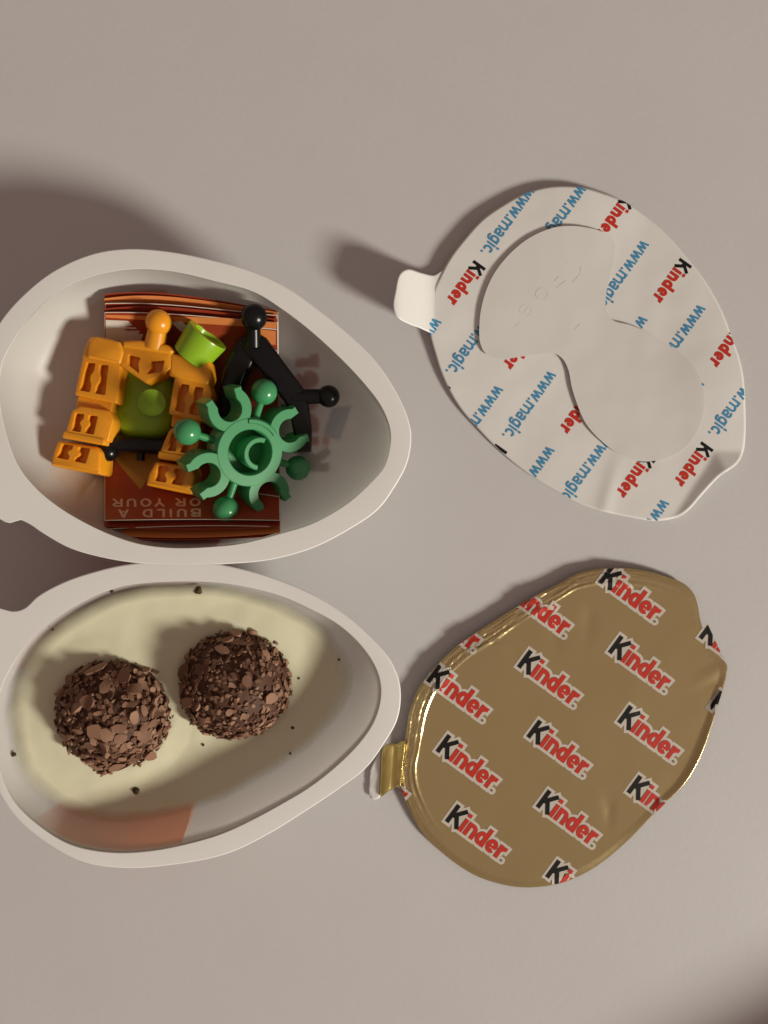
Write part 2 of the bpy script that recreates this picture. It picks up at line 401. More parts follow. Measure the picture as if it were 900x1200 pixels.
for j in range(1, Rr + 1):
    t = (j / Rr) ** .8
    for i in range(N):
        a = 2 * math.pi * i / N; r = cupB.Pi.R(a) * cupB.s * edge[i] * t
        x = cupB.cw[0] + r * math.cos(a); y = cupB.cw[1] - r * math.sin(a)
        px, py = 450 + x / s_at(12), 600 - y / s_at(12)
        z = cream_z(px, py) + .35 * noise.noise((px * .012, py * .012, 0)) + .10 * noise.noise((px * .05, py * .05, 3))
        if t > .86: z += (t - .86) / .14 * .35
        for bx, by, br in BALLS:
            d = math.hypot(px - bx, py - by) / 70
            if d < 1.5: z += .5 * max(0, 1 - abs(d - 1.0) / .35)
        z = max(z, cupB.z_world(x, y) + .04)
        v.append((x * MM - cupB.cw[0] * MM, y * MM - cupB.cw[1] * MM, z * MM)); att.append(t)
v.append((0, 0, cream_z(216, 842) * MM)); att.append(0)
for j in range(Rr - 1):
    for i in range(N): f.append((j * N + i, (j + 1) * N + i, (j + 1) * N + (i + 1) % N, j * N + (i + 1) % N)[::1])
for i in range(N): f.append((len(v) - 1, i, (i + 1) % N))
cr = mesh('milk_cream', v, f, M['cream'], smooth=True)
cr.location = (cupB.cw[0] * MM, cupB.cw[1] * MM, 0)
at = cr.data.attributes.new('film', 'FLOAT', 'POINT'); at.data.foreach_set('value', att)
tag(cr, 'pale yellow milk cream filling the lower plastic egg half', 'cream')
# the smear thins out towards the wall: mix with the translucent plastic look at the very edge
nt = M['cream'].node_tree; b = nt.nodes['Principled BSDF']; out = nt.nodes['Material Output']
an = nt.nodes.new('ShaderNodeAttribute'); an.attribute_name = 'film'
nz = nt.nodes.new('ShaderNodeTexNoise'); nz.inputs['Scale'].default_value = 9; nz.inputs['Detail'].default_value = 1
ad = nt.nodes.new('ShaderNodeMath'); ad.operation = 'MULTIPLY_ADD'; ad.inputs[1].default_value = .03
mr = nt.nodes.new('ShaderNodeMapRange'); mr.inputs[1].default_value = .90; mr.inputs[2].default_value = 1.01; mr.inputs[3].default_value = 0; mr.inputs[4].default_value = 1.0
tr = nt.nodes.new('ShaderNodeBsdfTransparent'); mx = nt.nodes.new('ShaderNodeMixShader')
nt.links.new(nz.outputs['Fac'], ad.inputs[0]); nt.links.new(an.outputs['Fac'], ad.inputs[2]); nt.links.new(ad.outputs[0], mr.inputs[0])
nt.links.new(mr.outputs[0], mx.inputs[0]); nt.links.new(b.outputs[0], mx.inputs[1]); nt.links.new(tr.outputs[0], mx.inputs[2]); nt.links.new(mx.outputs[0], out.inputs[0])

# ------------------------------------------------------------------ chocolate balls
def flake_bm(seed, thin, bm=None, mtx=None):
    rnd = random.Random(seed); bm = bm or bmesh.new(); n = 7 if mtx is not None else 9
    el = rnd.uniform(.5, .95); bend = rnd.uniform(-.35, .35); sk = rnd.uniform(-.25, .25)
    ring = []
    for lv, zz, sc in ((0, -thin, .8), (1, thin, .92)):
        lp = []
        for i in range(n):
            a = 2 * math.pi * i / n + rnd.uniform(-.14, .14); r = rnd.uniform(.84, 1.08) * sc
            x, y = r * math.cos(a), r * math.sin(a) * el + sk * r * math.cos(a)
            lp.append(bm.verts.new((x, y, zz + bend * x * x)))
        ring.append(lp)
    c = bm.verts.new((rnd.uniform(-.15, .15), rnd.uniform(-.1, .1), thin * 1.15)); c0 = bm.verts.new((0, 0, -thin))
    vs = ring[0] + ring[1] + [c, c0]
    for i in range(n):
        j = (i + 1) % n
        bm.faces.new((ring[0][i], ring[0][j], ring[1][j], ring[1][i])); bm.faces.new((ring[1][i], ring[1][j], c)); bm.faces.new((ring[0][j], ring[0][i], c0))
    if mtx is not None: bmesh.ops.transform(bm, matrix=mtx, verts=vs)
    return bm
FL = []
for k in range(18):
    bm = flake_bm(k * 13 + 1, random.uniform(.12, .26)); bmesh.ops.recalc_face_normals(bm, faces=bm.faces)
    me = bpy.data.meshes.new('chocolate_flake'); bm.to_mesh(me); bm.free(); me.polygons.foreach_set('use_smooth', [True] * len(me.polygons)); me.set_sharp_from_angle(angle=math.radians(62)); me.materials.append(M[('flake_a', 'flake_b', 'flake_a', 'flake_c')[k % 4]]); FL.append(me)
def flake_matrix(r, rnd, nrm, size, tilt):
    q = nrm.to_track_quat('Z', 'Y').to_matrix().to_4x4()
    tl = Matrix.Rotation(rnd.gauss(0, tilt), 4, 'X') @ Matrix.Rotation(rnd.gauss(0, tilt), 4, 'Y')
    return Matrix.Translation(nrm * r) @ q @ Matrix.Rotation(rnd.uniform(0, 6.3), 4, 'Z') @ tl @ Matrix.Diagonal((size * rnd.uniform(.8, 1.3), size * rnd.uniform(.75, 1.1), size, 1))
def choc_ball(px, py, r, zc, seed, label, coarse, lumps):
    rnd = random.Random(seed)
    x, y, _ = W(px, py, zc + 2)
    root = thing('chocolate_ball', label, 'chocolate ball', (x, y, zc * MM), 'chocolate balls in the cream')
    rr = r - .8
    def shape(n):
        q = 1 + .035 * noise.noise(n * 2.2 + Vector((seed, 0, 0)))
        for d, am, wd in lumps: q += am * math.exp(-((n - d).length / wd) ** 2)
        return q
    bm = bmesh.new(); bmesh.ops.create_icosphere(bm, subdivisions=5, radius=1)
    for vv in bm.verts:
        n = vv.co.normalized(); vv.co = n * rr * MM * shape(n) * (1 + .02 * noise.noise(n * 9))
    from_bm('ball_core', bm, M['choc'], root)
    made = 0; tries = 0
    pts = []
    while made < 290 and tries < 9000:
        tries += 1
        n = Vector((rnd.gauss(0, 1), rnd.gauss(0, 1), rnd.gauss(0, 1))).normalized()
        if n.z < -.12: continue
        sz = (rnd.uniform(1.3, 1.95) if made < 30 else rnd.uniform(.85, 1.25) if made < 100 else rnd.uniform(.55, .85)) * coarse
        if any((n - q).length * r < (sz + s2) * .48 for q, s2 in pts): continue
        pts.append((n, sz))
        o = bpy.data.objects.new('chocolate_flake', FL[rnd.randrange(len(FL))]); COL.objects.link(o); o.parent = root
        o.matrix_local = flake_matrix((rr * shape(n) + rnd.uniform(.2, .75)) * MM, rnd, n, sz * MM, .28); made += 1
    bm = bmesh.new()
    for k in range(1500):
        n = Vector((rnd.gauss(0, 1), rnd.gauss(0, 1), rnd.gauss(0, 1))).normalized()
        if n.z < -.25: continue
        flake_bm(seed * 977 + k, .3, bm, flake_matrix((rr * shape(n) + rnd.uniform(-.05, .35)) * MM, rnd, n, rnd.uniform(.3, .75) * coarse * MM, .36))
    o = from_bm('fine_flakes', bm, [M['flake_a'], M['flake_c'], M['flake_b']], root, smooth=False); o['kind'] = 'stuff'
    fi = [rnd.choice((0, 0, 0, 1, 1, 2)) for _ in range(len(o.data.polygons) // 21 + 1)]
    o.data.polygons.foreach_set('material_index', [fi[i // 21] for i in range(len(o.data.polygons))])
    return root
choc_ball(134, 832, 12.1, 11.0, 3, 'left chocolate ball coated in coarse brown flakes, with a lump at its foot', 1.12, [(Vector((-.2, -.95, .12)).normalized(), .15, .22), (Vector((.5, .4, .7)).normalized(), -.05, .35)])
choc_ball(275, 801, 11.7, 10.6, 5, 'right chocolate ball coated in finer brown flakes, nearer the pointed end', .92, [(Vector((-.75, -.6, .1)).normalized(), .05, .4)])

# crumbs lying on the cream
for k, (px, py, r, lab) in enumerate([
    (233, 692, .75, 'largest dark crumb on the cream along the top rim edge'),
    (131, 693, .38, 'small dark crumb at the top left edge of the cream'),
    (62, 738, .22, 'tiny speck on the cream at its upper left edge'),
    (16, 884, .5, 'dark crumb at the far left edge of the cream'),
    (159, 927, .72, 'round dark crumb on the cream below the left chocolate ball'),
    (397, 773, .26, 'tiny crumb near the pointed end above the cream edge'),
    (350, 795, .25, 'tiny speck beside the right edge of the right chocolate ball'),
    (343, 853, .34, 'small brown crumb lower right of the right chocolate ball'),
    (340, 883, .26, 'tiny crumb on the lower right shaded cream'),
    (238, 873, .27, 'tiny dark crumb on the cream between and below both chocolate balls')]):
    rnd = random.Random(k); bm = bmesh.new(); bmesh.ops.create_icosphere(bm, subdivisions=2, radius=r * MM)
    for vv in bm.verts: vv.co *= 1 + .6 * noise.noise(vv.co * (1.3 / (r * MM)) + Vector((k * 3, 0, 0))); vv.co.z *= .7
    z = cream_z(px, py) + .15
    zw = cupB.z_world((px - 450) * s_at(z), (600 - py) * s_at(z)); z = max(z, zw) + .1
    o = from_bm('chocolate_crumb', bm, M['crumb']); o.location = W(px, py, z)
    tag(o, lab, 'crumb', 'crumbs on the cream')

# ------------------------------------------------------------------ folded leaflet
lx0, lx1 = 122.5, 325.5
leaf = thing('folded_leaflet', 'folded red and orange instruction leaflet lying under the toy pieces', 'leaflet', W(225, 490, 3))
LO = Vector(leaf.location)
def leaf_z(v, d): return 4.2 + 10.2 * abs(2 * v - 1) ** 2.7 + d
def leaf_edge(i, u):        # photo rows of the two folded ends of layer i (0 on top)
    top = [366, 362, 355.5, 350, 345][i] + [12, 12, 14, 16, 19][i] * u - [3, 7, 4, 9, 8.5][i] * 4 * u * (1 - u) * (.35 + (1 - u))
    bot = [610, 617, 620.5, 627, 631][i] - [1.2, -3.5, 2.5, -4.5, -3][i] * 4 * u * (1 - u) - 3 * u * (i > 1)
    return top, bot
def leaf_pt(i, u, v, lift=0):
    t, b = leaf_edge(i, u)
    z = leaf_z(v, -.17 * i) + lift
    x = lx0 + (lx1 - lx0) * u + (2.5 * v * u) + (0, .6, -.7, .5, .2)[i] * (1 if u > .5 else -1)
    return Vector(W(x, t + (b - t) * v, z)) - LO
for i in (4, 3, 2, 1, 0):
    nu, vs = 24, [0, .0026, .012] + [k / 40 for k in range(1, 40)] + [.988, .9974, 1]
    v, f, mi = [], [], []
    us = [0, .003, .01] + [k / nu for k in range(1, nu)] + [.99, .997, 1]
    for a in vs:
        for u in us: v.append(leaf_pt(i, u, a, .15 * noise.noise((u * 3, a * 4, i))))
    m = len(us)
    for r in range(len(vs) - 1):
        for c in range(m - 1):
            f.append((r * m + c, (r + 1) * m + c, (r + 1) * m + c + 1, r * m + c + 1))
            e = r in (0, len(vs) - 2) or c in (0, m - 2)
            mi.append(1 if e and (i in (0, 2) or c >= m - 2) else 0)
    o = mesh('leaflet_page', v, f, [M[('p_red', 'p_red', 'p_red', 'p_orange', 'p_red')[i]], M['p_white']], leaf, smooth=True, mi=mi)
    sd = o.modifiers.new('thickness', 'SOLIDIFY'); sd.thickness = .00006
def lsurf(px, py, lift):
    u = min(1, max(0, (px - lx0) / (lx1 - lx0))); t, b = leaf_edge(0, u)
    v = min(1, max(0, (py - t) / (b - t)))
    return leaf_pt(0, u, v, lift + .15 * noise.noise((u * 3, v * 4, 0)))
def ldecal(name, polys, m):
    p = Print()
    for q in polys:                          # convex polygons, cut into cells so they follow the curve
        xs = [a for a, _ in q]; ys = [b_ for _, b_ in q]
        hull = convex_hull(q)
        y = min(ys)
        while y < max(ys):
            x = min(xs)
            while x < max(xs):
                c = clip_poly([(x, y), (x + 8, y), (x + 8, y + 4), (x, y + 4)], hull)
                if len(c) > 2: p.p.append((c, 1, 0, p.k))
                x += 8
            y += 4
        p.k += 1
    return p.build(name, lsurf, [m], leaf, lift=.05)
ldecal('printed_panel', [[(124, 375), (150, 376), (168, 392), (160, 412), (124, 412)]], M['p_grey'])
ldecal('printed_stripe', [[(124, 369), (324, 374), (324, 385), (230, 378), (124, 372)]], M['p_orange'])
ldecal('printed_flash', [[(135, 384), (176, 376), (206, 392), (178, 395)]], M['p_red'])
ldecal('printed_panel', [[(200, 378), (212, 376), (240, 400), (228, 402)]], M['p_white'])
ldecal('printed_panel', [[(126, 398), (160, 400), (160, 428), (127, 428)]], M['p_yellow'])
ldecal('printed_panel', [[(132, 535), (190, 535), (164, 574)], [(128, 520), (196, 520), (190, 536), (132, 536)]], M['p_yellow'])
ldecal('printed_panel', [[(290, 384), (323, 388), (323, 404), (300, 404)]], M['p_orange'])
p = Print(); p.k = 20
for (a, b_) in (((300, 384), (324, 386)), ((300, 410), (324, 411)), ((124, 384), (160, 393)), ((128, 397), (160, 401)), ((290, 577), (325, 582))):
    for q in stroke_quads([a, b_], 1.1, 0, 5): p.p.append(([tuple(c) for c in q], 2, 0, p.k))
    p.k += 1
p.build('printed_line', lsurf, [M['p_white']], leaf, lift=.06)
p = Print(); p.text('BUILD A', (234, 596), (-1, 0.01), 9.6, .19, 0, layer=2, gap=.30, sx=1.55)
p.build('printed_word', lsurf, [M['p_letter']], leaf, lift=.06)
p = Print(); p.text('OR YOUR', (234, 583.5), (-1, 0.01), 9.6, .19, 0, layer=2, gap=.22, sx=1.55)
p.build('printed_word', lsurf, [M['p_letter']], leaf, hull=[(126, 560), (300, 560), (300, 600), (126, 600)], lift=.06)

# ------------------------------------------------------------------ toy pieces
def inset(poly, d):
    P = [np.array(p, float) for p in poly]; n = len(P); out = []
    area = sum(P[i][0] * P[(i + 1) % n][1] - P[(i + 1) % n][0] * P[i][1] for i in range(n))
    sg = 1 if area > 0 else -1
    for i in range(n):
        a, b, c = P[i - 1], P[i], P[(i + 1) % n]
        d1 = (b - a) / np.linalg.norm(b - a); d2 = (c - b) / np.linalg.norm(c - b)
        n1 = np.array([-d1[1], d1[0]]) * sg; n2 = np.array([-d2[1], d2[0]]) * sg
        m = n1 + n2; m = m / max(.3, np.dot(m, n1)); out.append(tuple(b + m * d))
    return out
def rounded(poly, r=2.2, n=3):
    P = [np.array(p, float) for p in poly]; out = []
    for i in range(len(P)):
        a, b, c = P[i - 1], P[i], P[(i + 1) % len(P)]
        q = min(r, .4 * np.linalg.norm(a - b), .4 * np.linalg.norm(c - b))
        p0 = b + (a - b) / np.linalg.norm(a - b) * q; p1 = b + (c - b) / np.linalg.norm(c - b) * q
        for k in range(n + 1):
            t = k / n; out.append(tuple((1 - t) ** 2 * p0 + 2 * t * (1 - t) * b + t * t * p1))
    return out
def plate(name, outer, z0, z1, m, parent, holes=(), depth=2.0, bev=.3, tilt=(0, 0), flare=0):
    """a block from a traced outline with a rounded upper edge and recessed slots"""
    bm = bmesh.new(); C0 = np.mean(np.array(outer, float), 0)
    zz = lambda x, y, z: z + tilt[0] * (x - C0[0]) * .17 + tilt[1] * (y - C0[1]) * .17
    Lo = Vector(parent.location)
    vert = lambda p, z, zr=z1: bm.verts.new(Vector(W2(p, zr, zz(p[0], p[1], z))) - Lo)
    outer = rounded(outer, 2.6)
    bp = bev / s_at(z1)
    l0 = [vert(p, z0) for p in inset(outer, -flare)]; l1 = [vert(p, z1 - bev) for p in outer]
    l2 = [vert(p, z1 - bev * .3) for p in inset(outer, bp * .3)]; l3 = [vert(p, z1) for p in inset(outer, bp)]
    n = len(outer)
    for A, B in ((l0, l1), (l1, l2), (l2, l3)):
        for i in range(n): bm.faces.new((A[i], A[(i + 1) % n], B[(i + 1) % n], B[i]))
    bm.faces.new(l0[::-1])
    edges = [bm.edges.get((l3[i], l3[(i + 1) % n])) for i in range(n)]
    for h in holes:
        h = rounded(h, 1.6, 2); t = [vert(p, z1) for p in h]; t2 = [vert(p, z1 - .25) for p in inset(h, .3)]; b = [vert(p, z1 - depth) for p in inset(h, .45)]; k = len(h)
        for i in range(k):
            bm.faces.new((t[i], t[(i + 1) % k], t2[(i + 1) % k], t2[i])); bm.faces.new((t2[i], t2[(i + 1) % k], b[(i + 1) % k], b[i]))
        bm.faces.new(b); edges += [bm.edges.get((t[i], t[(i + 1) % k])) for i in range(k)]
    bmesh.ops.triangle_fill(bm, edges=edges, use_beauty=True)
    return from_bm(name, bm, m, parent, angle=50)
def W2(p, zr, z):           # placed by the scale of height zr, standing upright
    s = s_at(zr); return ((p[0] - 450) * s * MM, (600 - p[1]) * s * MM, z * MM)
def slots(tl, tr, br, bl):
    """two slots left and right of a bridge with a round boss, inside a quad of photo pixels"""
    tl, tr, br, bl = map(np.array, (tl, tr, br, bl))
    g = lambda u, v: tuple((tl * (1 - u) + tr * u) * (1 - v) + (bl * (1 - u) + br * u) * v)
    Lh = [g(-.10, -.06), g(.39, -.06), g(.40, .22), g(.35, .32), g(.29, .40), g(.275, .5), g(.29, .60), g(.35, .68), g(.40, .78), g(.39, 1.06), g(-.10, 1.06)]
    Rh = [g(.61, -.06), g(1.10, -.06), g(1.10, 1.06), g(.61, 1.06), g(.60, .78), g(.65, .68), g(.71, .60), g(.725, .5), g(.71, .40), g(.65, .32), g(.60, .22)]
    return [Lh, Rh]
def sphere(bm, c, r, seg=24):
    bmesh.ops.create_uvsphere(bm, u_segments=seg, v_segments=seg // 2 + 2, radius=r, matrix=Matrix.Translation(c))
def tube(bm, a, b, r0, r1=None, seg=18):
    a, b = Vector(a), Vector(b); d = b - a; r1 = r0 if r1 is None else r1
    q = d.to_track_quat('Z', 'Y').to_matrix().to_4x4()
    bmesh.ops.create_cone(bm, cap_ends=True, segments=seg, radius1=r0, radius2=r1, depth=d.length, matrix=Matrix.Translation((a + b) / 2) @ q)

# --- orange robot body
ob = thing('toy_robot_body', 'orange plastic toy robot torso with two jointed arms and a ball neck', 'toy part', W(165, 480, 6))
Z1 = 13.2; O = M['orange']
# left arm
plate('arm_segment', [(98, 410), (105, 394), (141, 401), (142, 432), (137, 473), (86.5, 462.5)], 8, Z1, O, ob, slots((103, 426), (125, 429.5), (121, 461), (95.5, 456)), tilt=(.04, 0))
plate('shoulder', [(104, 396), (112, 393), (141, 400), (145, 412), (141, 427), (101, 419)], 9, Z1 + .9, O, ob, bev=.6)
plate('joint', [(91, 463), (133, 470), (130, 486), (88, 478)], 7.5, Z1 - 1.6, O, ob)
plate('arm_segment', [(84, 481), (94, 475.5), (128, 481), (133, 492), (126, 518), (76, 508)], 7, Z1 - .3, O, ob, slots((90, 485), (112.5, 488.5), (108, 508), (86, 504)))
plate('cuff', [(74, 504.5), (123, 514), (122, 522), (72, 513)], 7, Z1 - .1, O, ob)
plate('foot', [(67, 516), (113, 524), (118, 530), (117, 556), (58.5, 545.5), (62, 530)], 6, Z1 - .8, O, ob, slots((75, 521), (103, 526), (98, 542), (69, 536)), bev=.5, flare=2)
# right arm
plate('shoulder', [(199, 413), (246, 422), (248, 442), (243, 452), (197, 440)], 9, Z1 + .5, O, ob, bev=.6)
plate('arm_segment', [(205, 440), (244, 447), (248, 462), (239, 494.5), (197.5, 485)], 8, Z1, O, ob, slots((213, 451), (236, 455.5), (231, 485.5), (207, 480)), tilt=(-.04, 0))
plate('joint', [(202, 485), (236, 492), (233, 506), (200, 500)], 7, Z1 - 1.6, O, ob)
plate('arm_segment', [(198, 504), (206, 499), (233, 504), (234, 516), (229, 536), (187, 530)], 6.5, Z1 - .6, O, ob, slots((203, 508), (224, 511), (219, 530), (198, 527)))
plate('cuff', [(185.5, 528), (228, 536), (227, 544), (184, 537)], 6.5, Z1 - .4, O, ob)
plate('foot', [(182, 541), (224, 547), (228, 557), (225, 580), (170.5, 568.5), (174, 555)], 5.5, Z1 - 1.1, O, ob, slots((187, 546), (216, 551), (211, 568), (184, 563)), bev=.5, flare=2)
# chest
plate('chest', [(142, 404), (203, 409), (200, 432), (171, 449.5), (140, 428)], 8.2, Z1 + .5, O, ob,
      [[(150, 414.5), (165, 419), (162, 426), (163.5, 438), (149, 427)], [(174.5, 422), (193, 422), (190, 436), (171, 438.5), (177, 430)]])
plate('collar', [(143, 399), (163, 398), (198, 404), (203.5, 411), (200, 415), (143, 407)], 8.5, Z1 + .9, O, ob, bev=.5)
bm = bmesh.new(); Lo = Vector(ob.location)
pw = lambda px, py, z: Vector(W(px, py, z)) - Lo
sphere(bm, pw(186, 378, 14), 15.3 * s_at(14) * MM, 28)
from_bm('neck_ball', bm, O, ob)
bm = bmesh.new(); tube(bm, pw(186, 381, 13.6), pw(181, 408, 12.4), .0019, .0022, 20); from_bm('neck', bm, O, ob, angle=50)

# --- lime pieces
lt = thing('toy_dome', 'lime green dome piece with a round knob lying between the orange arms', 'toy part', W(170, 470, 5))
Lo = Vector(lt.location)
bm = bmesh.new(); n = 32; rows = []
for j in range(13):
    ph = math.pi / 2 * j / 12
    rows.append([bm.verts.new((math.copysign(abs(math.cos(2 * math.pi * i / n)) ** .75, math.cos(2 * math.pi * i / n)) * .0072 * math.cos(ph) ** .55 if j < 12 else 0,
                               math.copysign(abs(math.sin(2 * math.pi * i / n)) ** .75, math.sin(2 * math.pi * i / n)) * .0086 * math.cos(ph) ** .55 if j < 12 else 0, .0042 * math.sin(ph) ** .9)) for i in range(n)])
for j in range(12):
    for i in range(n): bm.faces.new((rows[j][i], rows[j][(i + 1) % n], rows[j + 1][(i + 1) % n], rows[j + 1][i]))
bmesh.ops.remove_doubles(bm, verts=bm.verts, dist=1e-6)
from_bm('dome', bm, M['lime'], lt)
bm = bmesh.new(); tube(bm, Vector(W(177, 473, 8)) - Lo, Vector(W(178, 472, 11.6)) - Lo, .0028, .00275, 28)
bmesh.ops.bevel(bm, geom=[e for e in bm.edges if abs(e.verts[0].co.z - e.verts[1].co.z) < 1e-5 and e.verts[0].co.z > .005], offset=.0004, segments=3, affect='EDGES')
from_bm('knob', bm, M['lime'], lt, angle=50)

lc = thing('toy_sleeve', 'lime green hollow sleeve lying beside the black ball joint', 'toy part', W(234, 405, 12.6))
prof = [(0, .0006), (.0030, .0001), (.0036, .0004), (.0042, .0060), (.0041, .0064), (.0028, .0064), (.0026, .0060), (.0024, .0020), (0, .0022)]
bm = bmesh.new(); n = 32; rows = []
for r, h in prof: rows.append([bm.verts.new((r * math.cos(2 * math.pi * i / n), r * math.sin(2 * math.pi * i / n), h - .0035)) for i in range(n)])
for A, B in zip(rows, rows[1:]):
    for i in range(n): bm.faces.new((A[i], A[(i + 1) % n], B[(i + 1) % n], B[i]))
bmesh.ops.remove_doubles(bm, verts=bm.verts, dist=1e-6)
ax = Vector((.66, .74, .24)).normalized()
bmesh.ops.scale(bm, vec=(1.06, 1.06, 1.0), verts=bm.verts)
bmesh.ops.transform(bm, matrix=ax.to_track_quat('Z', 'Y').to_matrix().to_4x4(), verts=bm.verts)
from_bm('sleeve', bm, M['lime'], lc, angle=40)

# --- black jointed legs piece
bk = thing('toy_leg_frame', 'black plastic forked toy piece with two ball joints lying on the leaflet', 'toy part', W(310, 440, 9)); Lo = Vector(bk.location)
pw = lambda px, py, z: Vector(W(px, py, z)) - Lo
B = M['black']
bm = bmesh.new(); sphere(bm, pw(297.5, 371.5, 16), 15.6 * s_at(16) * MM, 28); from_bm('ball_joint', bm, B, bk)
bm = bmesh.new(); tube(bm, pw(297, 378, 15.5), pw(297, 404, 13), .00135, .0016); from_bm('neck', bm, B, bk, angle=50)
bm = bmesh.new(); sphere(bm, pw(385, 464.5, 9.6), 13.2 * s_at(9.6) * MM, 28); from_bm('ball_joint', bm, B, bk)
bm = bmesh.new(); tube(bm, pw(386, 464.5, 9.6), pw(342, 465, 9.4), .0015, .0016); from_bm('pin', bm, B, bk, angle=50)
def bar(name, pts, m, parent, z1s, th):
    """flat bar along a path of (px, py, width px) with rounded edges"""
    bm = bmesh.new(); Lo = Vector(parent.location); rings = []
    for i, (x, y, w) in enumerate(pts):
        a = pts[max(0, i - 1)]; b = pts[min(len(pts) - 1, i + 1)]
        d = np.array([b[0] - a[0], b[1] - a[1]], float); d /= np.linalg.norm(d); nn = np.array([-d[1], d[0]])
        z = z1s[i]; r = []
        for k in range(16):
            t = 2 * math.pi * k / 16; cx = math.copysign(abs(math.cos(t)) ** .45, math.cos(t)); cz = math.copysign(abs(math.sin(t)) ** .45, math.sin(t))
            q = np.array([x, y]) + nn * cx * w / 2
            r.append(bm.verts.new(Vector(W2(q, z, z - th / 2 + cz * th / 2)) - Lo))
        rings.append(r)
    for A, Bq in zip(rings, rings[1:]):
        for k in range(16): bm.faces.new((A[k], A[(k + 1) % 16], Bq[(k + 1) % 16], Bq[k]))
    bm.faces.new(rings[0][::-1]); bm.faces.new(rings[-1])
    return from_bm(name, bm, m, parent, angle=50)
bar('leg', [(289, 393, 20), (300, 404, 30), (325, 437, 28), (343, 461, 28), (350, 478, 24), (354, 505, 22), (356, 529, 16)], B, bk, [13, 13.4, 12, 11, 10.2, 9, 8], 3.4)
bar('leg', [(302, 394, 18), (290, 404, 30), (274, 436, 30), (268, 460, 26), (264, 500, 22)], B, bk, [12.6, 12.8, 10.6, 9.4, 8], 3.4)
bm = bmesh.new(); tube(bm, pw(277, 418, 10), pw(306, 424, 10), .0012); from_bm('cross_pin', bm, B, bk, angle=50)

br_ = thing('toy_axle', 'black plastic toy axle with a small ball end under the orange arms', 'toy part', W(160, 525, 6)); Lo = Vector(br_.location)
pw = lambda px, py, z: Vector(W(px, py, z)) - Lo
bm = bmesh.new(); tube(bm, pw(124, 519, 8.6), pw(205, 524, 8.0), .0018); tube(bm, pw(165, 522, 7.6), pw(165, 540, 7.4), .0008); from_bm('rod', bm, B, br_, angle=50)
bm = bmesh.new(); sphere(bm, pw(127, 529, 8.6), .0021); from_bm('ball_end', bm, B, br_)

# --- green gear with four clips and four balls
gr = thing('toy_gear', 'green plastic toy wheel with four ball studs and four open clips', 'toy part', W(287, 528, 13.0))
gd = Vector((.93, -.35, 0)); tiltax = Vector((0, 0, 1)).cross(gd)
GR = Matrix.Rotation(math.radians(33), 4, tiltax)
SS = s_at(12.5) * MM; G_ = M['green']; TH = .0062
def gbm(name, bm, angle=45):
    bmesh.ops.transform(bm, matrix=GR, verts=bm.verts); return from_bm(name, bm, G_, gr, angle=angle)
def ring_sector(bm, cx, cy, ri, ro, a0, a1, z0, z1, n=36, bev=.00022):
    """annular sector with chamfered upper edges; closed ring when it spans 360"""
    full = abs(a1 - a0 - 2 * math.pi) < 1e-6; secs = []
    for i in range(n if full else n + 1):
        a = a0 + (a1 - a0) * i / n
        secs.append([bm.verts.new((cx + r * math.cos(a), cy + r * math.sin(a), z)) for r, z in ((ri, z0), (ro, z0), (ro, z1 - bev), (ro - bev, z1), (ri + bev, z1), (ri, z1 - bev))])
    k = len(secs)
    for i in range(k if full else k - 1):
        A, Bq = secs[i], secs[(i + 1) % k]
        for j in range(6): bm.faces.new((A[j], A[(j + 1) % 6], Bq[(j + 1) % 6], Bq[j]))
    if not full: bm.faces.new(secs[0]); bm.faces.new(secs[-1][::-1])
bm = bmesh.new(); ring_sector(bm, 0, 0, 26 * SS, 40 * SS, 0, 2 * math.pi, -TH / 2, TH / 2, 64); gbm('hub_ring', bm)
bm = bmesh.new(); ring_sector(bm, 0, 0, 33 * SS, 39 * SS, math.radians(35), math.radians(95), TH / 2 - .0004, TH / 2 + .00035, 24); gbm('raised_arc', bm)
bm = bmesh.new(); a = math.radians(285 - 360); ring_sector(bm, 12 * SS, -2 * SS, 13 * SS, 19.5 * SS, math.radians(68), math.radians(262), -TH / 2, TH / 2 - .0003, 30)
gbm('centre_socket', bm)
bm = bmesh.new(); bmesh.ops.create_cone(bm, cap_ends=True, segments=40, radius1=30 * SS, radius2=30 * SS, depth=.0008, matrix=Matrix.Translation((0, 0, -TH / 2 + .0005))); gbm('hub_floor', bm)
def from_px(dx, dy):  # photo direction to gear plane angle
    v = GR.inverted() @ Vector((dx, -dy, 0)); return math.atan2(v.y, v.x)
base = math.radians(72)
